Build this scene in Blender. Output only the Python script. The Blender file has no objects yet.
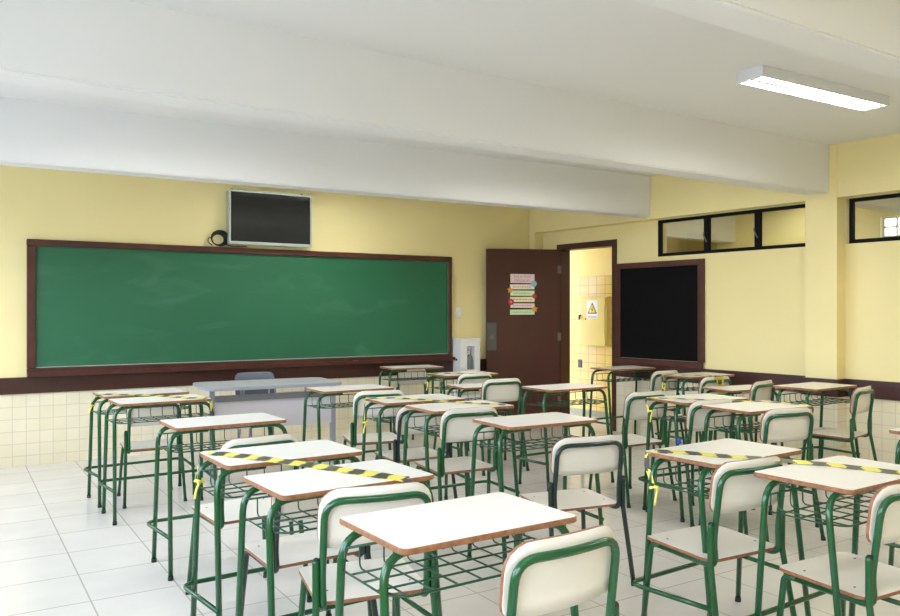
import bpy, bmesh, math, random
from mathutils import Vector, Matrix
random.seed(7)
C = bpy.context.scene.collection
R = math.radians
PI = math.pi

# ---------------------------------------------------------------- materials
def srgb(c):
    return tuple(((x / 12.92) if x <= .04045 else ((x + .055) / 1.055) ** 2.4) for x in [v / 255 for v in c]) + (1,)

def mat(name, col, rough=.5, metal=0., spec=.5, noise=0., nscale=8., bump=0., bscale=60., emit=None, estr=0., coat=0.):
    m = bpy.data.materials.new(name); m.use_nodes = True
    nt = m.node_tree; b = nt.nodes['Principled BSDF']
    c = srgb(col)
    b.inputs['Base Color'].default_value = c
    b.inputs['Roughness'].default_value = rough
    b.inputs['Metallic'].default_value = metal
    b.inputs['Specular IOR Level'].default_value = spec
    b.inputs['Coat Weight'].default_value = coat
    if emit:
        b.inputs['Emission Color'].default_value = srgb(emit); b.inputs['Emission Strength'].default_value = estr
    tc = nt.nodes.new('ShaderNodeTexCoord')
    if noise:
        n = nt.nodes.new('ShaderNodeTexNoise'); n.inputs['Scale'].default_value = nscale; n.inputs['Detail'].default_value = 5
        nt.links.new(tc.outputs['Object'], n.inputs['Vector'])
        r = nt.nodes.new('ShaderNodeMapRange'); r.inputs['From Min'].default_value = .3; r.inputs['From Max'].default_value = .7
        r.inputs['To Min'].default_value = 1 - noise; r.inputs['To Max'].default_value = 1 + noise
        nt.links.new(n.outputs['Fac'], r.inputs['Value'])
        x = nt.nodes.new('ShaderNodeVectorMath'); x.operation = 'SCALE'; x.inputs[0].default_value = c[:3]
        nt.links.new(r.outputs['Result'], x.inputs['Scale']); nt.links.new(x.outputs['Vector'], b.inputs['Base Color'])
    if bump:
        n = nt.nodes.new('ShaderNodeTexNoise'); n.inputs['Scale'].default_value = bscale
        nt.links.new(tc.outputs['Object'], n.inputs['Vector'])
        p = nt.nodes.new('ShaderNodeBump'); p.inputs['Strength'].default_value = bump; p.inputs['Distance'].default_value = .002
        nt.links.new(n.outputs['Fac'], p.inputs['Height']); nt.links.new(p.outputs['Normal'], b.inputs['Normal'])
    return m

def tile_mat(name, c1, c2, grout, su, sv, ou, ov, axis, rough=.25, msize=.004, offset=0., msmooth=.1):
    """square tiles laid on world coordinates; axis gives the two world axes used"""
    m = bpy.data.materials.new(name); m.use_nodes = True
    nt = m.node_tree; b = nt.nodes['Principled BSDF']; b.inputs['Roughness'].default_value = rough
    g = nt.nodes.new('ShaderNodeNewGeometry'); s = nt.nodes.new('ShaderNodeSeparateXYZ'); k = nt.nodes.new('ShaderNodeCombineXYZ')
    nt.links.new(g.outputs['Position'], s.inputs[0])
    for i, (a, o, sc) in enumerate(zip(axis, (ou, ov), (1 / su, 1 / sv))):
        q = nt.nodes.new('ShaderNodeMath'); q.operation = 'SUBTRACT'; q.inputs[1].default_value = o
        nt.links.new(s.outputs['XYZ'.index(a)], q.inputs[0])
        r = nt.nodes.new('ShaderNodeMath'); r.operation = 'MULTIPLY'; r.inputs[1].default_value = sc
        nt.links.new(q.outputs[0], r.inputs[0]); nt.links.new(r.outputs[0], k.inputs[i])
    t = nt.nodes.new('ShaderNodeTexBrick'); t.offset = offset; t.squash = 1
    t.inputs['Scale'].default_value = 1; t.inputs['Brick Width'].default_value = 1; t.inputs['Row Height'].default_value = 1
    t.inputs['Mortar Size'].default_value = msize / su; t.inputs['Mortar Smooth'].default_value = msmooth
    t.inputs['Color1'].default_value = srgb(c1); t.inputs['Color2'].default_value = srgb(c2); t.inputs['Mortar'].default_value = srgb(grout)
    nt.links.new(k.outputs[0], t.inputs['Vector'])
    n = nt.nodes.new('ShaderNodeTexNoise'); n.inputs['Scale'].default_value = 3.; n.inputs['Detail'].default_value = 8
    nt.links.new(g.outputs['Position'], n.inputs['Vector'])
    r = nt.nodes.new('ShaderNodeMapRange'); r.inputs['From Min'].default_value = .3; r.inputs['From Max'].default_value = .7
    r.inputs['To Min'].default_value = .94; r.inputs['To Max'].default_value = 1.03
    nt.links.new(n.outputs['Fac'], r.inputs['Value'])
    x = nt.nodes.new('ShaderNodeVectorMath'); x.operation = 'SCALE'
    nt.links.new(t.outputs['Color'], x.inputs[0]); nt.links.new(r.outputs['Result'], x.inputs['Scale'])
    nt.links.new(x.outputs['Vector'], b.inputs['Base Color'])
    p = nt.nodes.new('ShaderNodeBump'); p.inputs['Strength'].default_value = .25; p.inputs['Distance'].default_value = .001; p.invert = True
    nt.links.new(t.outputs['Fac'], p.inputs['Height']); nt.links.new(p.outputs['Normal'], b.inputs['Normal'])
    return m

M = dict(
    wall=mat('yellow_paint', (241, 226, 166), .55, noise=.02, nscale=1.5, bump=.15, bscale=90),
    ceil=mat('white_ceiling_paint', (228, 228, 228), .8, noise=.01, nscale=1.2, bump=.1),
    beam=mat('white_beam_paint', (230, 230, 230), .7, noise=.01, nscale=1.2, bump=.1),
    brown=mat('dark_brown_wood', (60, 28, 20), .42, noise=.12, nscale=5, bump=.1),
    doorm=mat('door_brown', (70, 34, 26), .4, noise=.05, nscale=4, bump=.06),
    boardframe=mat('board_frame_wood', (74, 36, 28), .4, noise=.2, nscale=7, bump=.15),
    green_board=mat('green_chalkboard', (30, 98, 66), .5, noise=.05, nscale=1.3),
    black_board=mat('black_felt_board', (9, 8, 9), .85, spec=.15, noise=.1, nscale=6),
    dado_b=tile_mat('cream_wall_tile_back', (240, 231, 204), (238, 227, 196), (222, 212, 186), .11, .111, .03, -.02, 'XZ'),
    dado_r=tile_mat('cream_wall_tile_right', (240, 231, 204), (238, 227, 196), (222, 212, 186), .11, .111, .03, -.02, 'YZ'),
    hall_tile=tile_mat('yellow_hall_tile', (222, 192, 104), (218, 186, 96), (160, 132, 66), .15, .115, .03, .02, 'YZ'),
    floor=tile_mat('pale_floor_tile', (220, 215, 207), (216, 211, 203), (180, 172, 162), .41, .4525, .575, 4.62 - 4.525, 'XY', rough=.22, msize=.004),
    lam=mat('white_laminate', (238, 234, 226), .32, noise=.015, nscale=14),
    edge=mat('brown_board_edge', (140, 94, 60), .55, noise=.3, nscale=60),
    edge2=mat('brown_ply_edge', (142, 92, 64), .5, noise=.2, nscale=60),
    ply=mat('white_ply_laminate', (228, 222, 210), .35, noise=.02, nscale=12),
    green=mat('green_enamel', (0, 76, 36), .25, noise=.08, nscale=25, coat=.3),
    wire=mat('green_wire_enamel', (2, 60, 32), .3),
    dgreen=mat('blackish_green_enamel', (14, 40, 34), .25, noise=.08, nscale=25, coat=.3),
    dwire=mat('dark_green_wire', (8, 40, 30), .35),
    rubber=mat('dark_rubber', (22, 34, 28), .7),
    screw=mat('dark_screw', (50, 46, 42), .5, metal=.5),
    yel=mat('yellow_tape', (240, 228, 104), .35), blk=mat('black_tape', (58, 58, 52), .35),
    blue=mat('blue_tape_mat', (40, 80, 190), .4),
    grey_lam=mat('grey_laminate', (190, 190, 192), .35, noise=.02, nscale=10),
    grey_edge=mat('pale_blue_grey_edge', (150, 152, 164), .35),
    grey_panel=mat('light_grey_panel', (192, 188, 192), .5),
    grey_dark=mat('dark_grey_panel', (112, 112, 116), .5),
    grey_metal=mat('grey_painted_metal', (136, 138, 146), .35),
    grey_plastic=mat('grey_plastic', (88, 94, 104), .5, bump=.1),
    silver=mat('silver_frame', (178, 188, 184), .35, metal=.3),
    screen=mat('black_screen', (22, 22, 23), .12, spec=.6),
    black=mat('black_plastic', (18, 18, 18), .4),
    bmetal=mat('black_window_metal', (12, 12, 12), .75, spec=.2),
    white=mat('white_plastic', (236, 236, 236), .4),
    totem=mat('white_cabinet', (232, 231, 228), .35),
    steel=mat('brushed_steel_plate', (98, 98, 100), .35, metal=.6),
    steel2=mat('steel_hinge', (120, 115, 110), .35, metal=.7),
    boxy=mat('yellow_metal_box', (222, 200, 110), .4, noise=.02, nscale=6),
    sign_y=mat('sign_yellow', (246, 208, 30), .4), sign_k=mat('sign_black', (20, 18, 16), .5),
    pink=mat('pink_paper', (250, 218, 222), .7), lilac=mat('pale_rose_paper', (244, 226, 222), .7),
    cream=mat('cream_paper', (250, 238, 214), .7), lime=mat('pale_green_paper', (214, 240, 190), .7),
    lemon=mat('pale_yellow_paper', (248, 242, 188), .7), ink=mat('pale_ink', (200, 150, 160), .8),
    orange=mat('orange_star', (238, 158, 50), .6), red=mat('red_flower', (214, 40, 40), .6),
    mag=mat('magenta_flower', (200, 24, 84), .6), lblue=mat('light_blue_flower', (160, 204, 220), .6),
    tube=mat('lit_fluorescent', (255, 255, 255), .5, emit=(252, 251, 246), estr=46.),
    lampb=mat('lamp_body_white', (226, 226, 228), .35),
    diff=mat('lamp_reflector', (245, 245, 246), .25),
    gel=mat('grey_liquid', (120, 124, 116), .2),
    hallp=mat('corridor_yellow_paint', (236, 214, 134), .6, noise=.02, nscale=1.5),
    base=mat('grey_baseboard', (150, 146, 120), .6),
    basin=mat('off_white_tray', (240, 238, 228), .5),
)
g = bpy.data.materials.new('window_glass'); g.use_nodes = True; M['glass'] = g
nt = g.node_tree; nt.nodes.clear()
o_ = nt.nodes.new('ShaderNodeOutputMaterial'); mx = nt.nodes.new('ShaderNodeMixShader'); fr = nt.nodes.new('ShaderNodeFresnel'); fr.inputs['IOR'].default_value = 1.5
tr = nt.nodes.new('ShaderNodeBsdfTransparent'); tr.inputs['Color'].default_value = (.86, .88, .82, 1); gl = nt.nodes.new('ShaderNodeBsdfGlossy'); gl.inputs['Roughness'].default_value = .02
nt.links.new(fr.outputs[0], mx.inputs[0]); nt.links.new(tr.outputs[0], mx.inputs[1]); nt.links.new(gl.outputs[0], mx.inputs[2]); nt.links.new(mx.outputs[0], o_.inputs[0])

# chalk smears on the green board
def chalkify(m):
    nt = m.node_tree; b = nt.nodes['Principled BSDF']
    src = b.inputs['Base Color'].links[0].from_socket
    tc = nt.nodes.new('ShaderNodeTexCoord'); mp = nt.nodes.new('ShaderNodeMapping'); mp.inputs['Scale'].default_value = (.9, 1, 2.6)
    n = nt.nodes.new('ShaderNodeTexNoise'); n.inputs['Scale'].default_value = 1.6; n.inputs['Detail'].default_value = 9; n.inputs['Distortion'].default_value = 1.2
    nt.links.new(tc.outputs['Object'], mp.inputs[0]); nt.links.new(mp.outputs[0], n.inputs['Vector'])
    r = nt.nodes.new('ShaderNodeMapRange'); r.inputs['From Min'].default_value = .55; r.inputs['From Max'].default_value = .8; r.inputs['To Max'].default_value = .10
    nt.links.new(n.outputs['Fac'], r.inputs['Value'])
    x = nt.nodes.new('ShaderNodeMix'); x.data_type = 'RGBA'; x.inputs['B'].default_value = srgb((150, 190, 165))
    nt.links.new(r.outputs['Result'], x.inputs['Factor']); nt.links.new(src, x.inputs['A']); nt.links.new(x.outputs['Result'], b.inputs['Base Color'])
chalkify(M['green_board'])

# ---------------------------------------------------------------- mesh helpers
def box(bm, x0, x1, y0, y1, z0, z1, mi=0, xf=None):
    vs = [Vector((x, y, z)) for z in (z0, z1) for y in (y0, y1) for x in (x0, x1)]
    if xf: vs = [xf @ v for v in vs]
    v = [bm.verts.new(p) for p in vs]
    for a in ((0, 2, 3, 1), (4, 5, 7, 6), (0, 1, 5, 4), (2, 6, 7, 3), (0, 4, 6, 2), (1, 3, 7, 5)):
        f = bm.faces.new([v[i] for i in a]); f.material_index = mi

def round_path(pts, r):
    """fillet the inner corners of a polyline"""
    P = [Vector(p) for p in pts]
    if not isinstance(r, (list, tuple)): r = [r] * len(P)
    out = [P[0]]
    for i in range(1, len(P) - 1):
        a, b, c = P[i - 1], P[i], P[i + 1]
        d1 = (a - b); d2 = (c - b); ri = min(r[i], d1.length * .49, d2.length * .49)
        p0 = b + d1.normalized() * ri; p2 = b + d2.normalized() * ri
        n = 6
        for k in range(n + 1):
            t = k / n; out.append(p0 * (1 - t) ** 2 + b * 2 * t * (1 - t) + p2 * t * t)
    out.append(P[-1])
    return out

def tube(bm, pts, rad, seg=10, fillet=0., caps=True, closed=False, mi=0):
    P = round_path(pts, fillet) if fillet else [Vector(p) for p in pts]
    Q = [P[0]]
    for p in P[1:]:
        if (p - Q[-1]).length > 1e-5: Q.append(p)
    P = Q; n = len(P)
    rings = []; up = None
    for i in range(n):
        if closed: t = (P[(i + 1) % n] - P[i - 1]).normalized()
        else: t = (P[min(i + 1, n - 1)] - P[max(i - 1, 0)]).normalized()
        if up is None:
            up = Vector((0, 0, 1)) if abs(t.z) < .9 else Vector((0, 1, 0))
        s = t.cross(up).normalized(); up = s.cross(t).normalized()
        rings.append([bm.verts.new(P[i] + (s * math.cos(2 * PI * k / seg) + up * math.sin(2 * PI * k / seg)) * rad) for k in range(seg)])
    m = n if closed else n - 1
    for i in range(m):
        a, b = rings[i], rings[(i + 1) % n]
        for k in range(seg):
            f = bm.faces.new((a[k], a[(k + 1) % seg], b[(k + 1) % seg], b[k])); f.smooth = True; f.material_index = mi
    if caps and not closed:
        for rr, rev in ((rings[0], False), (rings[-1], True)):
            f = bm.faces.new(rr[::-1] if not rev else rr); f.material_index = mi

def rounded_outline(w, d, r, n=6):
    pts = []
    if not isinstance(r, (list, tuple)): r = [r] * 4
    for (cx, cy, a0, rr) in ((w / 2, d / 2, 0, r[0]), (-w / 2, d / 2, 90, r[1]), (-w / 2, -d / 2, 180, r[2]), (w / 2, -d / 2, 270, r[3])):
        sx = 1 if cx > 0 else -1; sy = 1 if cy > 0 else -1
        for k in range(n + 1):
            a = R(a0 + 90 * k / n)
            pts.append((cx - sx * rr + rr * math.cos(a), cy - sy * rr + rr * math.sin(a)))
    return pts

def slab(bm, outline, z0, z1, top=0, side=1, bev=.002, fn=None):
    """solid plate from an outline, with a small bevel; fn maps (u,v,w)->Vector"""
    fn = fn or (lambda u, v, w: Vector((u, v, w)))
    cx = sum(p[0] for p in outline) / len(outline); cy = sum(p[1] for p in outline) / len(outline)
    def ring(off, z):
        o = []
        for (x, y) in outline:
            l = math.hypot(x - cx, y - cy); k = (l - off) / l
            o.append(bm.verts.new(fn(cx + (x - cx) * k, cy + (y - cy) * k, z)))
        return o
    rs = [ring(bev, z0), ring(0, z0 + bev), ring(0, z1 - bev), ring(bev, z1)]
    n = len(outline)
    for j in range(3):
        for i in range(n):
            f = bm.faces.new((rs[j][i], rs[j][(i + 1) % n], rs[j + 1][(i + 1) % n], rs[j + 1][i])); f.material_index = side if j < 2 else side; f.smooth = False
    f = bm.faces.new(rs[0][::-1]); f.material_index = top
    f = bm.faces.new(rs[3]); f.material_index = top

def obj(name, bm, mats, parent=None, loc=None):
    me = bpy.data.meshes.new(name)
    bmesh.ops.recalc_face_normals(bm, faces=bm.faces[:])
    bm.to_mesh(me); bm.free()
    for m in (mats if isinstance(mats, (list, tuple)) else [mats]): me.materials.append(m)
    o = bpy.data.objects.new(name, me); C.objects.link(o)
    if parent: o.parent = parent
    if loc: o.location = loc
    return o

def thing(name, label, cat, loc=(0, 0, 0), rotz=0., group=None):
    o = bpy.data.objects.new(name, None); C.objects.link(o); o.empty_display_size = .1
    o.location = loc; o.rotation_euler = (0, 0, rotz); o['label'] = label; o['category'] = cat
    if group: o['group'] = group
    return o

def tag(o, label, cat, group=None, kind=None):
    if label: o['label'] = label
    if cat: o['category'] = cat
    if group: o['group'] = group
    if kind: o['kind'] = kind
    return o

def struct(name, bm, m, parent=None):
    o = obj(name, bm, m, parent)
    if not parent: o['kind'] = 'structure'
    return o

def dup(root, loc, rotz, label, group, scale=None):
    r = root.copy(); C.objects.link(r); r.location = loc; r.rotation_euler = (0, 0, rotz); r['label'] = label; r['group'] = group
    if scale: r.scale = (scale,) * 3
    for ch in list(root.children):
        c = ch.copy(); C.objects.link(c); c.parent = r
        for gch in ch.children:
            d = gch.copy(); C.objects.link(d); d.parent = c
    return r

NB = bmesh.new

# ---------------------------------------------------------------- the room
# right wall runs from the far corner towards the viewer, splayed about four degrees
WO = Vector((6.56, 6.80, 0)); WS = Vector((.06983, -.99756, 0)); WN = Vector((-.99756, -.06983, 0))
def W(s, off, z): return WO + WS * s + WN * off + Vector((0, 0, z))
WX = Matrix(((WS.x, WN.x, 0, WO.x), (WS.y, WN.y, 0, WO.y), (0, 0, 1, 0), (0, 0, 0, 1)))   # (s, off, z) -> world
def wbox(bm, s0, s1, o0, o1, z0, z1, mi=0): box(bm, s0, s1, o0, o1, z0, z1, mi, WX)
YB = 8.13; ZC = 2.875; XL = -1.0; YN = -1.6
SE = 8.45            # near end of the right wall
b = NB(); box(b, XL - .3, 11, YN - .2, 11.2, -.1, 0); struct('floor', b, M['floor'])
b = NB(); box(b, XL - .3, 11, YN - .2, 11.2, ZC, ZC + .12); struct('ceiling', b, M['ceil'])
b = NB(); box(b, XL - .15, 6.62, YB, YB + .15, 0, ZC); struct('wall_back', b, M['wall'])
b = NB(); box(b, XL - .15, 7.4, YN - .15, YN, 0, ZC); struct('wall_front', b, M['wall'])
# left wall with its daylight windows
b = NB(); ys = [YN, -1.3, 1.4, 2.05, 3.85, 4.45, 6.05, 6.6, 7.8, YB]
box(b, XL - .15, XL, YN, YB, 0, .95); box(b, XL - .15, XL, YN, YB, 2.5, ZC)
for i in range(0, len(ys), 2): box(b, XL - .15, XL, ys[i], ys[i + 1], .95, 2.5)
struct('wall_left', b, M['wall'])
wins = [(ys[i], ys[i + 1]) for i in range(1, len(ys) - 1, 2)]
for k, (y0, y1) in enumerate(wins):
    b = NB()
    for (a, c, d, e) in ((y0, y1, .95, .99), (y0, y1, 2.46, 2.5), (y0, y0 + .04, .99, 2.46), (y1 - .04, y1, .99, 2.46), (y0, y1, 1.7, 1.73)): box(b, XL - .1, XL - .06, a, c, d, e)
    m = int((y1 - y0) / .6)
    for j in range(1, m): yy = y0 + (y1 - y0) * j / m; box(b, XL - .095, XL - .065, yy - .015, yy + .015, .99, 2.46)
    struct('window_%d' % (k + 4), b, M['bmetal'])
# right wall: below the high windows, piers, over the door
b = NB()
for a in ((-1.40, -.951, 0, ZC), (-.951, .04, 2.235, ZC), (.04, .632, 0, ZC), (.632, 2.45, 0, 2.0), (.632, 2.45, 2.4, ZC), (2.45, 2.72, 0, ZC),
          (2.72, 4.6, 0, 2.0), (2.72, 4.6, 2.4, ZC), (4.6, SE, 0, ZC)):
    wbox(b, a[0], a[1], -.15, 0, a[2], a[3])
struct('wall_right', b, M['wall'])
b = NB(); wbox(b, -1.27, SE, .001, .14, 2.405, ZC - .001); struct('trim_1', b, M['wall'])           # ring beam above the windows
b = NB(); wbox(b, -1.325, -1.215, .001, .14, .001, 2.404); wbox(b, -1.325, -1.271, .001, .14, 2.404, ZC - .001); struct('trim_2', b, M['wall'])  # corner pilaster
b = NB(); wbox(b, 2.425, 2.715, .0005, .15, .001, ZC - .002); struct('trim_3', b, M['wall'])          # pilaster below the middle beam
b = NB(); wbox(b, 4.75, 5.03, .0005, .15, .001, ZC - .002); struct('trim_4', b, M['wall'])
# ceiling beams
def beam(n, y0l, y0r, th, zb):
    b = NB()
    xr = lambda y: 6.56 + .07 * (6.8 - y) - .145
    v = []
    for z in (zb, ZC + .05):
        v += [b.verts.new(p) for p in ((XL + .001, y0l, z), (xr(y0r), y0r, z), (xr(y0r + th), y0r + th, z), (XL + .001, y0l + th, z))]
    for a in ((0, 3, 2, 1), (4, 5, 6, 7), (0, 1, 5, 4), (1, 2, 6, 5), (2, 3, 7, 6), (3, 0, 4, 7)): b.faces.new([v[i] for i in a])
    bmesh.ops.bevel(b, geom=[e for e in b.edges if all(abs(v.co.z - zb) < .001 for v in e.verts)], offset=.010, segments=2, affect='EDGES')
    struct('trim_%d' % n, b, M['beam'])
beam(5, 6.28, 6.15, .20, 2.437)
beam(6, 3.94, 4.15, .20, 2.452)
beam(7, 1.73, 1.84, .17, 2.452)
# dado: tiles and the brown band
b = NB(); box(b, XL, 6.46, YB - .012, YB - .0005, 0.0005, .655); struct('trim_8', b, M['dado_b'])
b = NB(); box(b, XL, 6.445, YB - .030, YB - .0006, .655, .803); struct('trim_9', b, M['brown'])
b = NB()
for (s0, s1, o0, o1) in ((.04, 2.413, .0005, .012), (2.413, 2.727, .1505, .162), (2.413, 2.4245, .0005, .1505), (2.7155, 2.727, .0005, .1505), (2.727, 4.738, .0005, .012), (4.738, 5.042, .1505, .162), (5.042, SE, .0005, .012)):
    wbox(b, s0, s1, o0, o1, .0005, .645)
struct('trim_10', b, M['dado_r'])
b = NB()
for (s0, s1, o0, o1) in ((.045, 2.400, .0005, .028), (2.400, 2.739, .1505, .175), (2.400, 2.4245, .0005, .1505), (2.7155, 2.739, .0005, .1505), (2.739, 4.726, .0005, .028), (5.054, SE, .0005, .028)):
    wbox(b, s0, s1, o0, o1, .645, .80)
struct('trim_11', b, M['brown'])

# high windows in the right wall
def high_window(n, s0, s1, muls):
    b = NB(); z0, z1 = 2.0, 2.4
    wbox(b, s0, s1, -.05, -.002, z0, z0 + .035); wbox(b, s0, s1, -.05, -.002, z1 - .03, z1)
    wbox(b, s0, s0 + .03, -.049, -.003, z0 + .035, z1 - .03); wbox(b, s1 - .03, s1, -.049, -.003, z0 + .035, z1 - .03)
    for m in muls: wbox(b, m - .027, m + .027, -.049, -.001, z0 + .035, z1 - .03)
    fr = struct('window_%d' % n, b, M['bmetal'])
    e = [s0 + .03] + [q for m in muls for q in (m - .027, m + .027)] + [s1 - .03]
    for i in range(0, len(e), 2):
        b = NB(); wbox(b, e[i] - .004, e[i + 1] + .004, -.032, -.028, z0 + .03, z1 - .026); obj('window_pane', b, M['glass'], fr)
    for m in muls:
        b = NB(); tube(b, [W(m + .01, .006, 2.12), W(m - .02, .016, 2.19), W(m - .02, .014, 2.22)], .007, 6); obj('window_latch', b, M['steel2'], fr)
    return fr
high_window(1, .632, 2.42, [1.255, 1.84])
high_window(2, 2.746, 4.56, [3.36, 3.96])

# doorway: dark jambs and lintel
b = NB()
wbox(b, -.951, -.885, -.155, .012, .0005, 2.165); wbox(b, -.03, .040, -.155, .012, .0005, 2.165); wbox(b, -.951, .040, -.155, .012, 2.165, 2.237)
struct('door_2', b, M['brown'])
# open door leaf
hx = W(-.88, .03, 0); fx = Vector((5.605, 8.048, 0)); dv = (fx - hx); dl = dv.length; dn = dv.normalized()
ang = math.atan2(dn.y, dn.x)
DX = Matrix.Translation(hx) @ Matrix.Rotation(ang, 4, 'Z')      # leaf space: x from hinge to free edge, +y towards viewer
b = NB(); box(b, 0.004, dl, -.018, .018, .012, 2.172); bmesh.ops.bevel(b, geom=b.edges[:], offset=.003, segments=1, affect='EDGES')
door = struct('door_1', b, M['doorm']); door.matrix_world = DX
b = NB(); box(b, dl - .125, dl - .008, .018, .021, .915, 1.255)
hp = obj('door_handle_plate', b, M['steel'], door); hp['label'] = 'brushed steel handle plate'
b = NB(); tube(b, [(dl - .066, .021, 1.075), (dl - .066, .038, 1.075)], .012, 10); tube(b, [(dl - .066, .038, 1.075), (dl - .066, .052, 1.075)], .026, 14)
obj('door_knob', b, M['steel2'], hp)
for z in (.28, 1.08, 1.92):
    b = NB(); tube(b, [(-.004, .022, z - .05), (-.004, .022, z + .05)], .008, 8); box(b, 0, .03, .0181, .02, z - .05, z + .05); obj('hinge', b, M['steel2'], door)

# corridor behind the right wall
b = NB(); wbox(b, -3.6, -.30, -.90, -.75, 0.0005, ZC - .001); struct('wall_corridor', b, M['hallp'])
b = NB(); wbox(b, -3.6, -.30, -.7495, -.742, .0005, 1.862); struct('trim_12', b, M['hall_tile'])
b = NB(); wbox(b, -3.6, -.30, -.7415, -.73, .0006, .08); struct('trim_13', b, M['base'])
b = NB(); wbox(b, -3.6, 9.0, -2.75, -2.6, .0005, 2.20); wbox(b, -3.6, 1.79, -2.75, -2.6, 2.2, ZC - .001); wbox(b, 2.11, 9.0, -2.75, -2.6, 2.2, ZC - .001); wbox(b, 1.79, 2.11, -2.75, -2.6, 2.2, 2.27); wbox(b, 1.79, 2.11, -2.75, -2.6, 2.51, ZC - .001)
struct('wall_corridor_far', b, M['wall'])
b = NB(); wbox(b, -3.75, -3.6, -2.75, -.2, .0005, ZC - .001); struct('wall_corridor_end', b, M['wall'])
b = NB(); wbox(b, 8.5, 8.65, -2.6, -.15, .0005, ZC - .001); struct('wall_corridor_near', b, M['wall'])
b = NB(); wbox(b, -.35, -.15, -2.6, -.7, 2.35, ZC - .001); wbox(b, 2.1, 2.3, -2.6, -.151, 2.5, ZC - .001); struct('trim_14', b, M['beam'])
b = NB()
for z in (2.27, 2.38, 2.49): wbox(b, 1.79, 2.11, -2.70, -2.66, z, z + .02)
for s in (1.79, 1.94, 2.09): wbox(b, s, s + .02, -2.699, -2.661, 2.291, 2.489)
struct('window_3', b, M['white'])
t = thing('wall_shelf', 'long white shelf high on the corridor wall seen through the right window', 'shelf', W(3, -2.5, 2.12))
b = NB(); wbox(b, 1.2, 5.0, -2.6, -2.35, 2.12, 2.17)
o = obj('shelf_board', b, M['basin']); o.parent = t; o.matrix_parent_inverse = Matrix.Translation(t.location).inverted()
b = NB()
for s in (1.6, 2.6, 3.6, 4.6): wbox(b, s, s + .02, -2.6, -2.40, 2.04, 2.119)
o = obj('bracket', b, M['basin']); o.parent = t; o.matrix_parent_inverse = Matrix.Translation(t.location).inverted()

# electrical box in the corridor
def local(o, t):
    o.parent = t; o.matrix_parent_inverse = t.matrix_world.inverted(); return o
t = thing('electrical_box', 'yellow metal electrical box with hazard sign on the corridor wall', 'electrical box')
t.matrix_world = Matrix.Translation(W(-.968, -.7415, .94)) @ Matrix.Rotation(math.atan2(WS.y, WS.x), 4, 'Z')  # x along wall, -y... room side is +y(-)
# wall frame: local x = s, local y = -off
def wl(bm, s0, s1, o0, o1, z0, z1, mi=0): box(bm, s0, s1, -o1, -o0, z0, z1, mi)
b = NB(); wl(b, -.235, .235, .0, .075, 0, .65); obj('cabinet', b, M['boxy'], t)
b = NB(); wl(b, -.232, .215, .076, .092, .01, .64); bmesh.ops.bevel(b, geom=b.edges[:], offset=.003, segments=1, affect='EDGES'); dr = obj('cabinet_door', b, M['boxy'], t)
b = NB(); tube(b, [(-.215, -.092, .40), (-.215, -.115, .40), (-.215, -.118, .35)], .012, 8); tube(b, [(-.12, -.092, .355), (-.12, -.1, .355)], .009, 8); obj('lock', b, M['sign_k'], dr)
b = NB(); wl(b, .216, .226, .076, .094, .02, .1); wl(b, .216, .226, .076, .094, .54, .62); obj('hinge', b, M['boxy'], dr)
hs = thing('hazard_sign', 'small white hazard sign with yellow lightning triangle on electrical box', 'sign')
hs.matrix_world = Matrix.Translation(W(-.968, -.7415, .94)) @ Matrix.Rotation(math.atan2(WS.y, WS.x), 4, 'Z')
b = NB(); wl(b, -.095, .095, .0925, .0945, .365, .60); obj('sign_plate', b, M['white'], hs)
def tri(s, y, cz, m, nm):
    b = NB(); v0 = []
    for yy in (y, y - .0015):
        v0.append([b.verts.new((math.cos(R(a)) * s, yy, cz + math.sin(R(a)) * s)) for a in (90, 210, 330)])
    b.faces.new(v0[0]); b.faces.new(v0[1][::-1])
    for i in range(3): b.faces.new((v0[0][i], v0[0][(i + 1) % 3], v0[1][(i + 1) % 3], v0[1][i]))
    bmesh.ops.bevel(b, geom=[v for v in b.verts], offset=s * .09, segments=2, affect='VERTICES') if False else None
    return obj(nm, b, m, hs)
tri(.098, -.0946, .475, M['sign_k'], 'triangle_border'); tri(.072, -.0962, .475, M['sign_y'], 'triangle_face')
b = NB()
for yy in (-.0979, -.0988):
    pass
zig = [(.012, .525), (-.022, .475), (-.002, .478), (-.012, .435), (.022, .488), (.003, .485)]
va = [b.verts.new((x, -.0978, z)) for x, z in zig]; vb = [b.verts.new((x, -.0990, z)) for x, z in zig]
b.faces.new(va); b.faces.new(vb[::-1])
for i in range(6): b.faces.new((va[i], va[(i + 1) % 6], vb[(i + 1) % 6], vb[i]))
obj('lightning_bolt', b, M['sign_k'], hs)
b = NB(); wl(b, -.075, .075, .0946, .0955, .378, .388); obj('caption_line', b, M['sign_k'], hs)
t = thing('wall_outlet', 'small dark square outlet on the tiled corridor wall', 'outlet', W(-1.28, -.742, .69), math.atan2(WS.y, WS.x))
b = NB(); wl(b, -.035, .035, 0, .006, -.055, .055); obj('outlet_plate', b, M['sign_k'], t)
b = NB(); wl(b, -.018, .018, .0061, .009, -.03, .03); obj('socket', b, M['black'], t)

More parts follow.
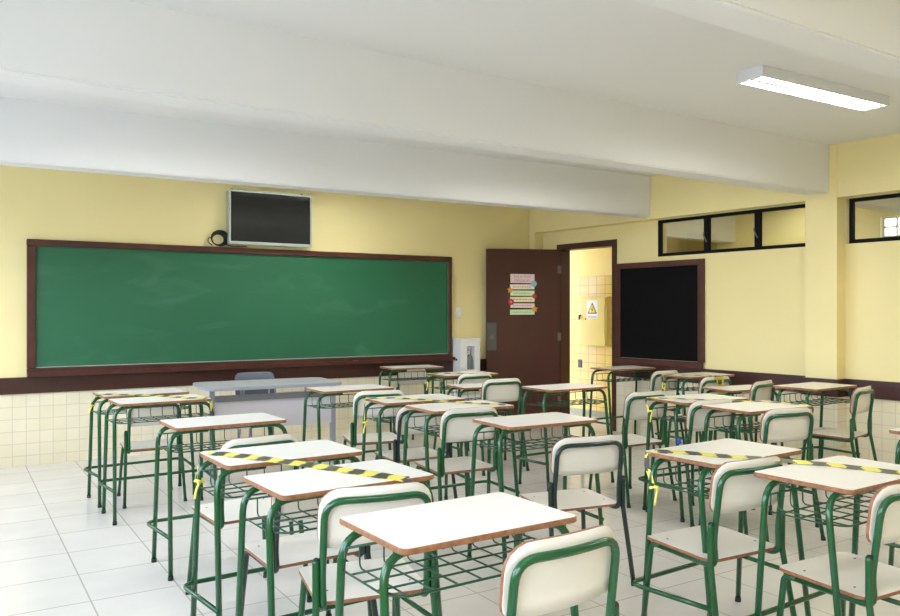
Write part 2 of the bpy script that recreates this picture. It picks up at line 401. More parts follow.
# ---------------------------------------------------------------- chalkboard
XA, XB = .582, 5.128
t = thing('chalkboard', 'long green chalkboard in dark wood frame on the back wall', 'chalkboard', ((XA + XB) / 2, YB, .80))
L = (XB - XA) / 2
b = NB(); box(b, -L + .075, L - .05, -.025, -.0305 + .0295, .085, 1.195); cb = obj('writing_surface', b, M['green_board'], t)
for nm, a in (('frame_rail', (-L, L, -.05, -.001, 1.195, 1.255)), ('frame_rail', (-L, L, -.05, -.031, .0, .085)), ('frame_stile', (-L, -L + .075, -.049, -.031, .085, 1.195)), ('frame_stile', (L - .05, L, -.049, -.031, .085, 1.195))):
    b = NB(); box(b, *a); bmesh.ops.bevel(b, geom=b.edges[:], offset=.005, segments=1, affect='EDGES'); obj(nm, b, M['boardframe'], t)
b = NB(); box(b, -L, L, -.12, -.0505, .012, .035); box(b, -L, L, -.125, -.117, .035, .048); obj('chalk_tray', b, M['boardframe'], t)
b = NB(); box(b, -L + .07, L - .05, -.034, -.0255, .085, .092); tr_ = obj('chalk_ledge', b, M['silver'], t)
tag(obj('chalk_stick', (lambda b: (tube(b, [(3.79, YB - .095, .8415), (3.86, YB - .092, .8415)], .0055, 8), b)[1])(NB()), M['white']), 'small white chalk stick lying on the chalkboard tray', 'chalk')

# television in its shallow case
t = thing('television', 'flat television with silver frame mounted above the chalkboard', 'television', (2.845, YB - .0005, 2.09))
b = NB(); box(b, -.445, .445, -.10, 0, 0, .55); bmesh.ops.bevel(b, geom=b.edges[:], offset=.006, segments=2, affect='EDGES'); obj('case', b, M['silver'], t)
b = NB()
for a in ((-.448, .448, -.116, -.1005, -.004, .028), (-.448, .448, -.116, -.1005, .535, .554), (-.448, -.428, -.116, -.1005, .028, .535), (.432, .448, -.116, -.1005, .028, .535)): box(b, *a)
obj('bezel', b, M['silver'], t)
b = NB(); box(b, -.428, .432, -.108, -.1003, .028, .535); obj('screen', b, M['screen'], t)
for x_ in (-.40, .36): b = NB(); box(b, x_, x_ + .02, -.03, -.005, .55, .575); obj('hanging_bracket', b, M['steel2'], t)
b = NB()
for k in range(5):
    rr = .055 + .006 * k; yc = -.03 - .005 * k
    tube(b, [(math.cos(a / 16 * 2 * PI) * rr * 1.15 + .004 * k, yc, math.sin(a / 16 * 2 * PI) * rr + .075 + .003 * k) for a in range(16)], .0065, 6, closed=True)
tube(b, [(.06, -.035, .03), (.12, -.04, .012), (.2, -.035, .01), (.3, -.03, .012)], .006, 6, fillet=.03)
tube(b, [(-.05, -.03, .06), (-.09, -.035, .10), (-.11, -.035, .05), (-.06, -.035, .012)], .005, 6, fillet=.03)
tag(obj('coiled_cable', b, M['black'], None, (2.31, YB, 2.058)), 'black coiled cable resting on top of the chalkboard frame', 'cable')

# light switch, sanitizer totem
t = thing('light_switch', 'white oval switch plate on yellow wall right of the chalkboard', 'switch', (5.245, YB - .0005, 1.38))
b = NB(); slab(b, rounded_outline(.075, .13, .03), 0, .01, 0, 0, .002, lambda u, v, w: Vector((u, -w, v))); obj('switch_plate', b, M['white'], t)
b = NB(); slab(b, rounded_outline(.022, .045, .004), .0102, .015, 0, 0, .001, lambda u, v, w: Vector((u, -w, v))); obj('rocker', b, M['totem'], t)

t = thing('sanitizer_cabinet', 'tall white cabinet with hand sanitizer window between chalkboard and door', 'cabinet', (5.272, 7.985, 0), R(-6)); t.scale = (.88, 1, 1)
b = NB()
box(b, -.15, .15, .08, .10, .0, 1.05)
box(b, -.15, -.13, -.10, .079, .0, 1.05); box(b, .13, .15, -.10, .079, .0, 1.05); box(b, -.158, .158, -.108, .10, 1.0505, 1.072)
box(b, -.129, .129, -.10, .079, 0, .70); box(b, -.129, .129, -.10, .079, .98, 1.05); box(b, -.129, -.048, -.10, .079, .70, .98); box(b, .068, .129, -.10, .079, .70, .98); box(b, -.0475, .0675, .0, .079, .70, .98)
obj('body', b, M['totem'], t)
b = NB(); tube(b, [(-.16, -.02, .82), (-.175, -.02, .82)], .012, 8); obj('knob', b, M['black'], t)
bt = thing('sanitizer_bottle', 'pump bottle standing in the white cabinet window', 'bottle')
bt.location = (5.278, 7.937, .7005)
def lathe(bm, prof, seg=16, mi=0):
    rings = [[bm.verts.new((r * math.cos(2 * PI * k / seg), r * math.sin(2 * PI * k / seg), z)) for k in range(seg)] for r, z in prof]
    for a, c in zip(rings, rings[1:]):
        for k in range(seg):
            f = bm.faces.new((a[k], a[(k + 1) % seg], c[(k + 1) % seg], c[k])); f.smooth = True; f.material_index = mi
    bm.faces.new(rings[0][::-1]).material_index = mi; bm.faces.new(rings[-1]).material_index = mi
b = NB(); lathe(b, [(.036, 0), (.04, .01), (.04, .10), (.038, .135), (.03, .16), (.013, .175), (.013, .185)]); obj('bottle_body', b, M['gel'], bt)
b = NB(); lathe(b, [(.016, .1855), (.017, .20), (.006, .202), (.006, .225), (.014, .226), (.014, .238)]); tube(b, [(0, 0, .232), (0, -.045, .228)], .006, 8); obj('pump', b, M['white'], bt)

# ---------------------------------------------------------------- blackboard on the right wall
t = thing('notice_board', 'black felt board in dark wood frame on the right wall by the doorway', 'notice board')
t.matrix_world = Matrix.Translation(W(.644, .0005, .80)) @ Matrix.Rotation(math.atan2(WS.y, WS.x), 4, 'Z')
hw = .603
b = NB(); wl(b, -hw + .07, hw - .07, 0, .018, .07, 1.09); obj('board_face', b, M['black_board'], t)
for nm, a in (('frame_rail', (-hw, hw, .0, .036, 1.085, 1.148)), ('frame_rail', (-hw, hw, .0285, .045, .001, .067)), ('frame_stile', (-hw, -hw + .072, .0, .035, .067, 1.085)), ('frame_stile', (hw - .072, hw, .0, .035, .067, 1.085))):
    b = NB(); wl(b, *a); bmesh.ops.bevel(b, geom=b.edges[:], offset=.004, segments=1, affect='EDGES'); obj(nm, b, M['boardframe'], t)

# ---------------------------------------------------------------- poster on the door leaf
t = thing('paper_poster', 'pastel paper word strips with stars and flowers on the brown door', 'poster')
pc = dl - (522.3 - 486) / 75 * dl
t.matrix_world = DX @ Matrix.Translation((pc, .0185, 1.355)) @ Matrix.Rotation(PI, 4, 'Z')       # +x to the viewer's right, -y towards viewer
def prism(pts, y0, th, m, nm, par):
    b = NB(); a = [b.verts.new((x, -y0, z)) for x, z in pts]; c = [b.verts.new((x, -y0 - th, z)) for x, z in pts]
    b.faces.new(a); b.faces.new(c[::-1]); n = len(pts)
    for i in range(n): b.faces.new((a[i], a[(i + 1) % n], c[(i + 1) % n], c[i]))
    return obj(nm, b, m, par)
rows = [(.395, .505, 'pink'), (.315, .378, 'cream'), (.237, .30, 'lime'), (.158, .222, 'lemon'), (.088, .14, 'lilac'), (.0, .065, 'lime')]
for i, (z0, z1, c) in enumerate(rows):
    j = .006 * (-1) ** i
    st = prism([(-.155 + j / 2, z0), (.155, z0 - j / 3), (.155, z1), (-.155 + j / 3, z1 + j / 3)], 0, .0015, M[c], 'paper_strip', t)
    if i:
        b = NB(); x = -.12
        while x < .10:
            w_ = random.uniform(.012, .035); box(b, x, x + w_, -.0024, -.0016, (z0 + z1) / 2 - .006, (z0 + z1) / 2 + .006); x += w_ + .01
        obj('printed_words', b, M['ink'], st)
    else:
        for k, (s, zz) in enumerate((('PALAVRAS', .457), ('MÁGICAS', .409))):
            cu = bpy.data.curves.new('strip_title', 'FONT'); cu.body = s; cu.size = .047; cu.align_x = 'CENTER'; cu.extrude = .0004
            to = bpy.data.objects.new('tmp', cu); C.objects.link(to)
            bpy.context.view_layer.update()
            me = bpy.data.meshes.new_from_object(to.evaluated_get(bpy.context.evaluated_depsgraph_get())); bpy.data.objects.remove(to)
            me.materials.clear(); me.materials.append(M['ink'])
            tt = bpy.data.objects.new('strip_title', me); C.objects.link(tt); tt.parent = st; tt.rotation_euler = (PI / 2, 0, 0); tt.location = (0, -.0022, zz)
def star(cx, cz, r, n, inner): return [(cx + math.sin(PI * k / n) * (r if k % 2 == 0 else r * inner), cz + math.cos(PI * k / n) * (r if k % 2 == 0 else r * inner)) for k in range(2 * n)]
prism(star(-.155, .308, .045, 5, .5), .002, .003, M['orange'], 'paper_star', t); prism(star(.155, .072, .048, 5, .5), .002, .003, M['orange'], 'paper_star', t)
prism(star(.145, .385, .042, 8, .85), .002, .003, M['lblue'], 'paper_flower', t); prism(star(.152, .232, .034, 7, .75), .002, .003, M['red'], 'paper_flower', t)
f_ = prism(star(-.145, .158, .042, 8, .85), .002, .003, M['mag'], 'paper_flower', t); prism(star(-.145, .158, .014, 8, .9), .0051, .001, M['orange'], 'flower_centre', f_)

# ---------------------------------------------------------------- fluorescent lamps
def make_lamp(x, y, lab):
    t = thing('ceiling_light', lab, 'ceiling light', (x, y, ZC - .0005), R(-1), 'twin tube ceiling lights')
    b = NB(); box(b, -.67, .67, -.095, .095, -.025, 0); box(b, -.67, .67, -.095, -.080, -.065, -.0255); box(b, -.67, .67, .080, .095, -.065, -.0255); box(b, -.67, -.645, -.079, .079, -.065, -.0255); box(b, .645, .67, -.079, .079, -.065, -.0255)
    obj('housing', b, M['lampb'], t)
    b = NB(); box(b, -.635, .635, -.016, .016, -.063, -.0255); obj('reflector', b, M['diff'], t)
    for s in (-1, 1):
        b = NB(); tube(b, [(-.62, s * .045, -.045), (.62, s * .045, -.045)], .014, 10); obj('fluorescent_tube', b, M['tube'], t)
    return t
make_lamp(4.775, 3.09, 'white twin-tube fluorescent light on the ceiling, lit')
make_lamp(4.66, .75, 'lit twin-tube ceiling light nearer the viewer')
make_lamp(1.3, .75, 'lit twin-tube ceiling light above the viewer')
make_lamp(4.66, 5.2, 'lit twin-tube ceiling light hidden behind the middle beam')
make_lamp(1.5, 5.2, 'lit left twin-tube ceiling light hidden behind the middle beam')
make_lamp(3.3, 7.2, 'lit twin-tube ceiling light hidden behind the far beam')
for s, lab in ((.9, 'unseen twin-tube light added to brighten the corridor behind the left high window'), (3.4, 'unseen twin-tube light added to brighten the corridor behind the right high window')):  # out-of-view lamps added to brighten the corridor behind the high windows
    p = W(s, -1.6, 0); make_lamp(p.x, p.y, lab)
p = W(-1.0, -.42, 0)
b = NB(); lathe(b, [(.07, -.0), (.11, -.02), (.12, -.05), (.1, -.09), (.05, -.11)]); o = obj('corridor_fill_lamp', b, mat('fill_globe', (255, 250, 235), .5, emit=(255, 240, 205), estr=.8), None, (p.x, p.y, ZC - .0005)); tag(o, 'unseen globe added on the corridor ceiling to light the wall beyond the doorway', 'lamp')  # added fill globe, out of view, lights the corridor wall past the door

# ---------------------------------------------------------------- teacher's desk and chair
t = thing('teacher_desk', 'grey teacher desk with rounded top in front of the chalkboard', 'desk', (2.455, 7.02, 0), R(-3.2))
b = NB(); slab(b, rounded_outline(1.23, .66, [.08, .08, .08, .08], 8), .722, .75, 0, 1, .004); obj('tabletop', b, [M['grey_lam'], M['grey_edge']], t)
b = NB(); box(b, -.527, .527, -.235, -.22, .375, .62); obj('front_panel', b, M['grey_panel'], t)
b = NB(); box(b, -.527, .527, -.250, -.2355, .62, .672); box(b, -.527, .527, -.2350, -.22, .6205, .672); obj('panel_rail', b, M['grey_dark'], t)
for s in (-1, 1):
    x = s * .548
    b = NB(); box(b, x - .02, x + .02, -.24, -.19, .031, .7215); box(b, x - .015, x + .015, -.3, .28, .0005, .031); obj('leg', b, M['grey_metal'], t)
for x in (-.28, .0, .28): b = NB(); box(b, x - .008, x + .008, -.24, -.228, .6725, .7215); obj('bracket', b, M['grey_metal'], t)

t = thing('teacher_chair', 'grey plastic shell chair behind the teacher desk', 'chair', (2.515, 7.36, 0), R(180)); t.scale = (.94, .94, .955)
def shell(nx, w, h, zc, yb, bow, th, m, nm, rad, n=9):
    """curved plate standing upright: built from a clipped grid"""
    b = NB(); out = rounded_outline(w, h, rad, n)
    return b, out
def curved_plate(w, h, rad, th, bow, tilt, y0, zc, mats, nm, par, cols=16, side=1, edge_in=.0):
    """upright plate with round corners, bowed in plan; strips of quads across its width"""
    rt, rb = rad
    def ext(x):
        ax = w / 2 - abs(x)
        top = h / 2; bot = -h / 2
        if ax < rt: top = h / 2 - rt + math.sqrt(max(0, rt * rt - (rt - ax) ** 2))
        if ax < rb: bot = -h / 2 + rb - math.sqrt(max(0, rb * rb - (rb - ax) ** 2))
        return bot, top
    xs = sorted(set([round(-w / 2 * math.cos(PI * k / cols), 5) for k in range(cols + 1)]))
    b = NB(); F = []; K = []
    def P(x, z, o):
        yb = -bow * (1 - (2 * x / w) ** 2)
        return Vector((x, y0 + yb + o + tilt * z, zc + z))
    rows = 5
    for x in xs:
        bo, to = ext(x)
        F.append([b.verts.new(P(x, bo + (to - bo) * j / rows, th / 2)) for j in range(rows + 1)])
        K.append([b.verts.new(P(x, bo + (to - bo) * j / rows, -th / 2)) for j in range(rows + 1)])
    n = len(xs)
    for i in range(n - 1):
        for j in range(rows):
            f = b.faces.new((F[i][j], F[i][j + 1], F[i + 1][j + 1], F[i + 1][j])); f.smooth = True
            f = b.faces.new((K[i][j], K[i + 1][j], K[i + 1][j + 1], K[i][j + 1])); f.smooth = True
        for j in (0, rows):
            f = b.faces.new((F[i][j], F[i + 1][j], K[i + 1][j], K[i][j])); f.material_index = side
    for i in (0, n - 1):
        for j in range(rows):
            f = b.faces.new((F[i][j], F[i][j + 1], K[i][j + 1], K[i][j])); f.material_index = side
    return obj(nm, b, mats, par)
curved_plate(.42, .30, (.06, .04), .012, .04, -.12, -.20, .69, [M['grey_plastic'], M['grey_plastic']], 'backrest', t)
b = NB(); slab(b, rounded_outline(.42, .40, .06), .43, .446, 0, 0, .004); obj('seat', b, M['grey_plastic'], t)
for sx in (-1, 1):
    for sy in (-1, 1):
        b = NB(); tube(b, [(sx * .16, sy * .14, .425), (sx * .2, sy * .19, .0)], .011, 8); obj('leg', b, M['grey_metal'], t)
b = NB()
for sx in (-1, 1): tube(b, [(sx * .15, .0, .42), (sx * .15, -.17, .42), (sx * .15, -.215, .70)], .01, 8, fillet=.05)
obj('back_support', b, M['grey_metal'], t)

# ---------------------------------------------------------------- school desk (one of its kind)
TR = .0125
def make_desk(label, group):
    t = thing('school_desk', label, 'desk', (0, 0, 0), 0, group)
    b = NB(); slab(b, rounded_outline(.614, .39, .022, 5),   .7705, .788, 0, 1, .003); obj('tabletop', b, [M['lam'], M['edge']], t)
    for sx in (-1, 1):
        for (yt, yf) in ((-.118, -.200), (.122, .163)):
            b = NB()
            tube(b, [(sx * .338, yf, .012), (sx * .324, yt, .757), (sx * .12, yt, .757)], TR, 10, fillet=.085)
            lg = obj('leg', b, M['green'], t)
            b = NB(); tube(b, [(sx * .338, yf, .0), (sx * .338, yf * .999, .020)], TR + .002, 10); obj('rubber_foot', b, M['rubber'], lg)
    b = NB(); tube(b, [(-.338, -.190, .215), (-.372, .215, .215), (.372, .215, .215), (.338, -.190, .215)], .0105, 10, fillet=.07)
    obj('stretcher', b, M['green'], t)
    b = NB(); zr, zf = .722, .658; wr = .0032
    tube(b, [(-.325, .10, zr), (.325, .10, zr)], wr + .0008, 6)
    tube(b, [(-.33, .10, zf), (-.33, -.13, zf)], wr, 6)
    tube(b, [(.33, .10, zf), (.33, -.13, zf)], wr, 6)
    tube(b, [(-.32, -.10, zf), (-.30, -.178, zf), (.30, -.178, zf), (.32, -.10, zf)], wr + .0006, 6, fillet=.05)
    for y in (.06, -.015, -.095): tube(b, [(-.33, y, zf), (.33, y, zf)], wr, 6)
    for k in range(8):
        x = -.28 + .08 * k
        tube(b, [(x, .10, zr), (x, .10, zf), (x, -.178, zf)], wr - .0004, 6, fillet=.02)
    tube(b, [(.12, -.178, zf), (.13, -.205, zf - .004), (.20, -.205, zf - .004), (.21, -.178, zf)], wr, 6, fillet=.02)
    for sx in (-1, 1): tube(b, [(sx * .325, .10, zr), (sx * .332, .10, zf)], wr, 6)
    obj('book_basket', b, M['wire'], t)
    return t

def make_chair(label, group, green, wire):
    t = thing('school_chair', label, 'chair', (0, 0, 0), 0, group)
    # seat: slightly dished plate
    b = NB(); out = rounded_outline(.405, .375, .045, 5)
    slab(b, out, .425, .438, 0, 1, .002, lambda u, v, w: Vector((u, v + .005, w - .006 * (1 - min(1, (u / .2) ** 2)) + (-.006 if v < -.12 else 0))))
    obj('seat', b, [M['ply'], M['edge2']], t)
    curved_plate(.40, .205, (.075, .045), .012, .022, -.12, -.186, .712, [M['ply'], M['edge2']], 'backrest', t)
    b = NB()
    half = [(.175, .115, .408), (.182, -.195, .405), (.185, -.185, .50), (.183, -.222, .775), (.05, -.240, .775)]
    pts = half + [(-x, y, z) for x, y, z in half[::-1]]
    tube(b, pts, .0125, 10, fillet=[0, .05, .05, .075, .06, .06, .075, .05, .05, 0])
    fr = obj('frame', b, green, t)
    b = NB(); tube(b, [(-.176, .10, .408), (.176, .10, .408)], .009, 8); obj('seat_crossbar', b, green, t)
    b = NB(); tube(b, [(-.18, -.11, .407), (.18, -.11, .407)], .009, 8); obj('seat_crossbar', b, green, t)
    for sx in (-1, 1):
        b = NB(); tube(b, [(sx * .175, .11, .408), (sx * .178, .165, .408), (sx * .205, .195, .012)], .0122, 10, fillet=.05)
        lg = obj('leg', b, green, t)
        b = NB(); tube(b, [(sx * .2055, .195, 0), (sx * .2055, .195, .02)], .0145, 10); obj('rubber_foot', b, M['rubber'], lg)
        b = NB(); tube(b, [(sx * .225, -.262, .012), (sx * .207, -.190, .42), (sx * .208, -.190, .565), (sx * .206, -.190, .574)], .0122, 10)
        lg = obj('leg', b, green, t)
        b = NB(); tube(b, [(sx * .2255, -.263, 0), (sx * .2250, -.262, .02)], .0145, 10); obj('rubber_foot', b, M['rubber'], lg)
        b = NB(); lathe(b, [(.0118, 0), (.0095, .006), (.005, .009)], 10); bmesh.ops.translate(b, verts=b.verts[:], vec=(sx * .206, -.190, .574)); obj('leg_cap', b, M['rubber'], lg)
    b = NB()
    for x in (-.15, .15):
        for y in (-.1, .1): lathe_b = NB(); lathe_b.free(); tube(b, [(x, y, .4375), (x, y, .4395)], .004, 6)
    obj('screw', b, M['screw'], t)
    return t

GD = 'school desks in rows facing the chalkboard'; GC = 'school chairs behind the desks'
DESKS = [  # x, y, turn, label
 (1.288, 1.993, 1.4, 'nearest school desk in front, bare white top, basket showing right'),
 (2.891, 2.316, 2.9, 'school desk with tape across it, its frayed end knotted on the left leg, front right'),
 (2.912, 1.768, 2.0, 'nearest school desk at the right edge, tape crossing its white top'),
 (1.231, 2.730, 2.5, 'school desk directly behind the nearest one, tape over its right half'),
 (1.227, 3.329, 2.0, 'school desk with tape from its left corner and yellow knot on its far left leg'),
 (1.304, 4.474, 1.3, 'bare school desk in the left row, standing alone before the two taped far ones'),
 (1.242, 5.775, 2.0, 'far left school desk, nearer of the pair pushed together, tape hanging at its right corner'),
 (1.227, 6.339, 3.4, 'farthest school desk of the left row, its top mostly behind another'),
 (2.710, 5.808, .9, 'bare school desk just right of the grey teacher desk'),
 (2.771, 4.860, -3.8, 'taped school desk in the middle, left of its pair, tape knot on left leg'),
 (2.809, 4.337, -.6, 'taped school desk in the middle, tape drooping over its right corner'),
 (4.311, 7.626, -4, 'farthest school desk, just below the right end of the chalkboard'),
 (4.272, 6.546, .1, 'taped school desk right in front of the white sanitizer cabinet'),
 (4.080, 5.900, -6, 'small looking far school desk between a taped desk and a chair, dark basket'),
 (2.814, 3.556, -1.9, 'bare school desk in the centre, behind the chair with blackish frame'),
 (4.243, 4.967, .4, 'bare school desk in front of the open brown door'),
 (6.187, 6.285, -1.2, 'school desk by the doorway, under the black notice board'),
 (4.470, 3.811, -3.6, 'taped school desk with blue tape on its near leg, right of centre'),
 (4.432, 3.290, -2.4, 'school desk with a strip of tape along its far edge, right of centre'),
 (6.117, 5.205, -2.7, 'taped far school desk below the right edge of the notice board'),
 (5.850, 4.500, -8, 'low looking far school desk with greenish top beside a turned chair'),
 (6.040, 3.925, 2.4, 'bare school desk near the pilaster, touching the brown band of the wall'),
 (4.410, 2.060, -2, 'school desk cut by the right edge, only a corner in view'),
]
proto = None
for (x, y, a, lab) in DESKS:
    if proto is None: proto = make_desk(lab, GD); proto.location = (x, y, 0); proto.rotation_euler = (0, 0, R(a))
    else: dup(proto, (x, y, 0), R(a), lab, GD, .93 if (x, y) in ((4.080, 5.900), (5.850, 4.500)) else None)
CHAIRS = [
 (1.374, 1.826, 3.0, 'nearest school chair at the bottom centre, its white back facing us'),
 (2.715, 2.240, -3.3, 'school chair tucked into the taped desk at front right, whole seat in view'),
 (2.830, 1.680, -3, 'school chair cut by the right edge, seat under the nearest right desk'),
 (1.267, 2.610, -11.2, 'school chair behind the nearest desk, a thin tape end touching its back'),
 (1.220, 3.840, 5, 'school chair between the bare left desk and the desk with tape knot'),
 (1.265, 6.235, -2, 'school chair seen through the basket of the far left desk'),
 (2.740, 5.453, -12, 'school chair at the bare desk right of the teacher desk'),
 (2.700, 4.228, -4, 'green framed school chair in the middle with drooping tape above its back'),
 (4.085, 5.800, -4, 'school chair just left of the open door bottom, tube outlining its whole back'),
 (4.192, 6.417, 2, 'school chair pushed up to the taped desk before the white cabinet'),
 (4.325, 4.346, -2.6, 'tall looking school chair left of the desk with blue tape'),
 (4.300, 3.725, -6, 'school chair between the desk with blue tape and the desk nearer to it'),
 (4.335, 3.175, -8.5, 'school chair at front of the right of centre pair, full back in view'),
 (5.968, 3.700, 12, 'school chair turned sideways by the wall, right of the pilaster'),
 (5.765, 4.450, 12, 'school chair turned beside the greenish desk, back against the brown band'),
 (5.821, 4.950, -.7, 'school chair with yellow tape knotted over its backrest'),
 (5.965, 5.681, 1.8, 'school chair below the notice board, left of the taped far desk'),
 (4.450, 7.690, 180, 'school chair on the far side of the farthest desk, against the wall'),
]
proto = None
for (x, y, a, lab) in CHAIRS:
    if proto is None: proto = make_chair(lab, GC, M['green'], M['wire']); proto.location = (x, y, 0); proto.rotation_euler = (0, 0, R(a))
    else: dup(proto, (x, y, 0), R(a), lab, GC, .93 if (a == 180 or y == 6.235) else None)
DG = 'school chairs with blackish green frames'
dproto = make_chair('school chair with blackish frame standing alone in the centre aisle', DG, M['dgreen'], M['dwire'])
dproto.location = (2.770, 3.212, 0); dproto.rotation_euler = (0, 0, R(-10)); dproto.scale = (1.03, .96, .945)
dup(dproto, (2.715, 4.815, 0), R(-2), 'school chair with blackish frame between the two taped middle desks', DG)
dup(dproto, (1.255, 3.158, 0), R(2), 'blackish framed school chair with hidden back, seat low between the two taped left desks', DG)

# ---------------------------------------------------------------- hazard tape
def tape(label, path, width=.08, knots=(), stripe=.062, start=0):
    """path: list of (point, across) ; striped ribbon 1 mm thick"""
    P = [Vector(q[0]) for q in path]; A = [Vector(q[1]).normalized() for q in path]; Wd = [(q[2] if len(q) > 2 else .4) for q in path]
    pts = []
    for i in range(len(P) - 1):
        L_ = (P[i + 1] - P[i]).length; n = max(1, int(L_ / .011))
        for k in range(n):
            q = k / n; pts.append((P[i].lerp(P[i + 1], q), A[i].lerp(A[i + 1], q).normalized(), Wd[i] * (1 - q) + Wd[i + 1] * q))
    pts.append((P[-1], A[-1], Wd[-1]))
    b = NB(); d = 0; cols = 4; vs = []
    for i, (p, a, wd) in enumerate(pts):
        if i: d += (p - pts[i - 1][0]).length
        tg = (pts[min(i + 1, len(pts) - 1)][0] - pts[max(i - 1, 0)][0]).normalized(); nn = tg.cross(a).normalized() * .0005
        vs.append((d, [b.verts.new(p + a * width * wd * (k / cols - .5) + nn) for k in range(cols + 1)], [b.verts.new(p + a * width * wd * (k / cols - .5) - nn) for k in range(cols + 1)]))
    for i in range(len(vs) - 1):
        for k in range(cols):
            mi = int((vs[i][0] + k / cols * .03) / stripe + start) % 2
            for l in (1, 2): b.faces.new((vs[i][l][k], vs[i][l][k + 1], vs[i + 1][l][k + 1], vs[i + 1][l][k])).material_index = mi
        for k in (0, cols): b.faces.new((vs[i][1][k], vs[i + 1][1][k], vs[i + 1][2][k], vs[i][2][k])).material_index = mi
    o = obj('hazard_tape', b, [M['yel'], M['blk']]); tag(o, label, 'tape', 'yellow and black hazard tape')
    for kn in knots:
        c = Vector(kn); b = NB()
        tube(b, [c + Vector((math.cos(2 * PI * k / 12) * .018, math.sin(2 * PI * k / 12) * .018, .004 * math.sin(4 * PI * k / 12))) for k in range(12)], .0055, 6, closed=True)
        tube(b, [c + Vector((.0, -.018, 0)), c + Vector((-.012, -.03, -.004)), c + Vector((-.02, -.03, .012))], .006, 6)
        tube(b, [c + Vector((0, -.02, 0)), c + Vector((-.02, -.028, -.03)), c + Vector((-.026, -.026, -.07))], .005, 6, fillet=.02)
        obj('knot', b, M['yel'], o)
    return o
ZT = .7900
def G(x, y, a=(0, 1, 0), z=ZT): return ((x, y, z), a)
def run(pts, z=ZT):
    o = []
    for i, p in enumerate(pts):
        a = Vector(pts[max(i - 1, 0)][:2]); c = Vector(pts[min(i + 1, len(pts) - 1)][:2]); d = (c - a).normalized()
        o.append(((p[0], p[1], p[2] if len(p) > 2 else z), (-d.y, d.x, 0), 1.0))
    return o
tape('yellow and black tape across the two far left desks pushed together',
     [((.893, 6.43, .72), (.3, .9, 0)), ((.915, 6.36, .775), (.3, .9, 0))] + run([(.935, 6.33), (.99, 6.247), (1.083, 6.189), (1.231, 6.03), (1.308, 5.90), (1.43, 5.70), (1.515, 5.625)])
     + [((1.547, 5.598, .780), (.7, .7, 0)), ((1.552, 5.600, .70), (.7, .7, 0)), ((1.556, 5.612, .665), (.5, .8, 0))], knots=[(.897, 6.44, .70)])
tape('yellow and black tape from the left knotted leg over the two front left desks',
     [((.893, 3.445, .69), (.2, .9, 0)), ((.905, 3.47, .76), (.2, .9, 0)), ((.921, 3.49, .786), (.5, .8, 0))] + run([(.976, 3.42), (1.054, 3.29), (1.139, 3.12), (1.251, 2.88), (1.324, 2.72), (1.375, 2.60), (1.402, 2.545)])
     + [((1.417, 2.522, .778), (.9, .3, 0)), ((1.425, 2.512, .72), (.9, .3, 0))] , width=.085, knots=[(.898, 3.43, .68)])
tape('yellow and black tape over the taped pair of desks in the middle, drooping at right',
     [((2.445, 5.0, .64), (.2, .9, 0)), ((2.455, 5.01, .76), (.2, .9, 0)), ((2.47, 5.03, .787), (.5, .8, 0))] + run([(2.53, 5.0), (2.66, 4.93), (2.76, 4.74), (2.83, 4.58), (2.90, 4.46), (2.97, 4.34), (3.06, 4.22)])
     + [((3.121, 4.168, .782), (.6, .8, 0)), ((3.128, 4.168, .70), (.6, .8, 0)), ((3.120, 4.172, .66), (.6, .8, 0))], knots=[(2.447, 4.99, .625)])
tape('yellow and black tape over the desk in front of the white cabinet',
     [((3.935, 6.66, .66), (.2, .9, 0)), ((3.945, 6.68, .77), (.2, .9, 0))] + run([(3.968, 6.69), (4.07, 6.60), (4.20, 6.54), (4.33, 6.44), (4.43, 6.36)])
     + [((4.46, 6.335, .78), (.8, .5, 0)), ((4.47, 6.330, .74), (.8, .5, 0))], knots=[(3.938, 6.655, .70)])
tape('yellow and black tape wound round the far desk below the notice board',
     [((5.782, 5.34, .66), (.2, .9, 0)), ((5.795, 5.36, .77), (.2, .9, 0))] + run([(5.83, 5.36), (5.90, 5.25), (6.0, 5.14), (6.10, 5.04)])
     + [((6.125, 5.005, .78), (.8, .5, 0)), ((6.130, 4.997, .73), (.8, .5, 0))], knots=[(5.785, 5.33, .70), (5.785, 5.33, .66)], width=.06)
tape('yellow and black tape over the right of centre pair of desks',
     [((4.140, 3.955, .70), (.2, .9, 0)), ((4.150, 3.99, .775), (.2, .9, 0))] + run([(4.175, 3.985), (4.25, 3.90), (4.36, 3.76), (4.46, 3.64), (4.56, 3.50), (4.65, 3.42), (4.70, 3.27), (4.715, 3.13)])
     + [((4.72, 3.085, .78), (1, .1, 0)), ((4.722, 3.08, .74), (1, .1, 0))], knots=[(4.145, 3.945, .70)], width=.06)
tape('yellow and black tape stretched over the two front right desks, frayed end hanging left',
     [((2.550, 2.415, .665), (.2, .9, 0)), ((2.560, 2.455, .73), (.1, 1, 0)), ((2.577, 2.470, .783), (.3, .9, 0))] + run([(2.62, 2.45), (2.70, 2.355), (2.765, 2.225), (2.855, 2.10), (2.893, 1.995, .792), (2.982, 1.85), (3.02, 1.72), (3.05, 1.61)])
     + [((3.058, 1.572, .78), (1, .2, 0)), ((3.060, 1.566, .72), (1, .2, 0))], knots=[(2.553, 2.405, .648)], width=.085)
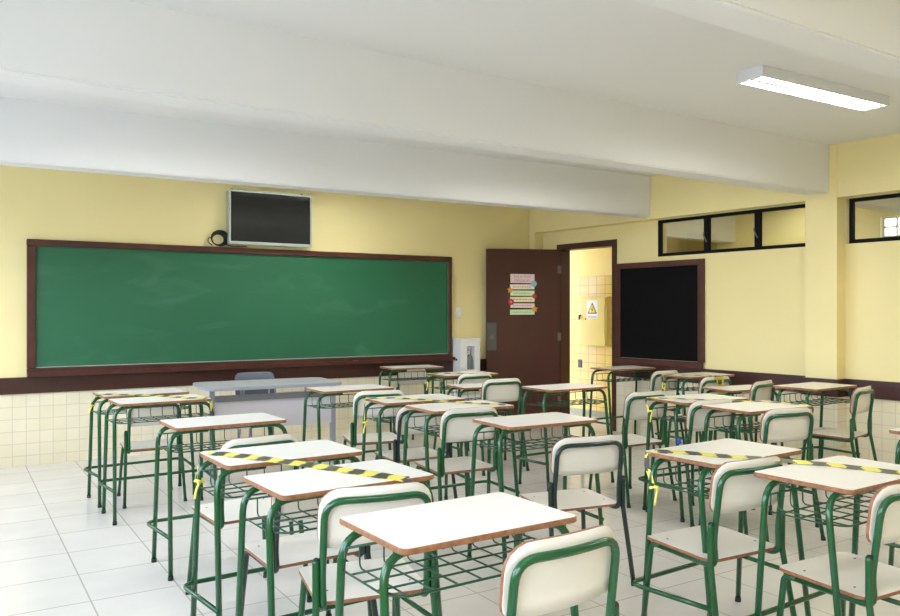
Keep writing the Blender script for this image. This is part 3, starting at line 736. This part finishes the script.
# tape knotted over a chair back, blue tape ring on a leg
b = NB()
for (dx, w) in ((-.03, .022), (.025, .022)):
    x = 5.82 + dx
    for (z0, y0, z1, y1) in ((.60, 4.752, .822, 4.748), (.822, 4.748, .822, 4.70), (.822, 4.70, .66, 4.69)):
        v = [b.verts.new(q) for q in ((x - w, y0, z0), (x + w, y0, z0), (x + w, y1, z1), (x - w, y1, z1))]; b.faces.new(v)
bmesh.ops.solidify(b, geom=b.faces[:], thickness=.001)
o = obj('hazard_tape', b, [M['yel']]); tag(o, 'yellow tape tied in a loop over a chair back near the wall', 'tape', 'yellow and black hazard tape')
b = NB(); tube(b, [(5.80, 4.688, .79), (5.80, 4.688, .75)], .017, 8); obj('knot', b, M['blk'], o)
b = NB(); tube(b, [(4.1305, 3.672, .515), (4.1305, 3.673, .55)], .0148, 10)
tag(obj('blue_tape', b, M['blue']), 'bit of blue tape wrapped round a green desk leg right of centre', 'tape')

# ---------------------------------------------------------------- light and camera
w = bpy.data.worlds.new('daylight'); bpy.context.scene.world = w; w.use_nodes = True
bg = w.node_tree.nodes['Background']; bg.inputs[0].default_value = srgb((214, 230, 255)); bg.inputs[1].default_value = 9.5
wn = w.node_tree; tc_ = wn.nodes.new('ShaderNodeTexCoord'); sx_ = wn.nodes.new('ShaderNodeSeparateXYZ'); mr_ = wn.nodes.new('ShaderNodeMapRange')
mr_.inputs['From Min'].default_value = -.05; mr_.inputs['From Max'].default_value = .15; mr_.inputs['To Min'].default_value = 3.0; mr_.inputs['To Max'].default_value = 9.0
wn.links.new(tc_.outputs['Generated'], sx_.inputs[0]); wn.links.new(sx_.outputs['Z'], mr_.inputs['Value']); wn.links.new(mr_.outputs['Result'], bg.inputs[1])   # bright sky above, darker ground below
for (y0, y1) in wins:       # portals that guide daylight sampling through the open windows
    l = bpy.data.lights.new('window_portal', 'AREA'); l.shape = 'RECTANGLE'; l.size = y1 - y0; l.size_y = 1.55; l.cycles.is_portal = True
    o = bpy.data.objects.new('window_portal', l); C.objects.link(o); o.matrix_world = Matrix(((0, 0, -1, XL - .16), (1, 0, 0, (y0 + y1) / 2), (0, -1, 0, 1.725), (0, 0, 0, 1)))
    # rectangle: local x -> world y, local y -> world -z, light looks along local -z -> world +x
cam = bpy.data.cameras.new('camera'); co = bpy.data.objects.new('camera', cam); C.objects.link(co)
cam.sensor_width = 36; cam.lens = 36 * 792 / 900; cam.shift_y = -(308 - 310.7) / 900; cam.clip_start = .05
co.location = (0, 0, 1.405); co.rotation_euler = (R(90), 0, R(-32.24))
sc = bpy.context.scene; sc.camera = co
sc.view_settings.view_transform = 'Standard'; sc.view_settings.look = 'None'; sc.view_settings.exposure = 0.55; sc.view_settings.gamma = 1; sc.view_settings.use_curve_mapping = False
sc.cycles.max_bounces = 10; sc.cycles.diffuse_bounces = 7; sc.cycles.sample_clamp_indirect = 6
sc.cycles.use_denoising = True
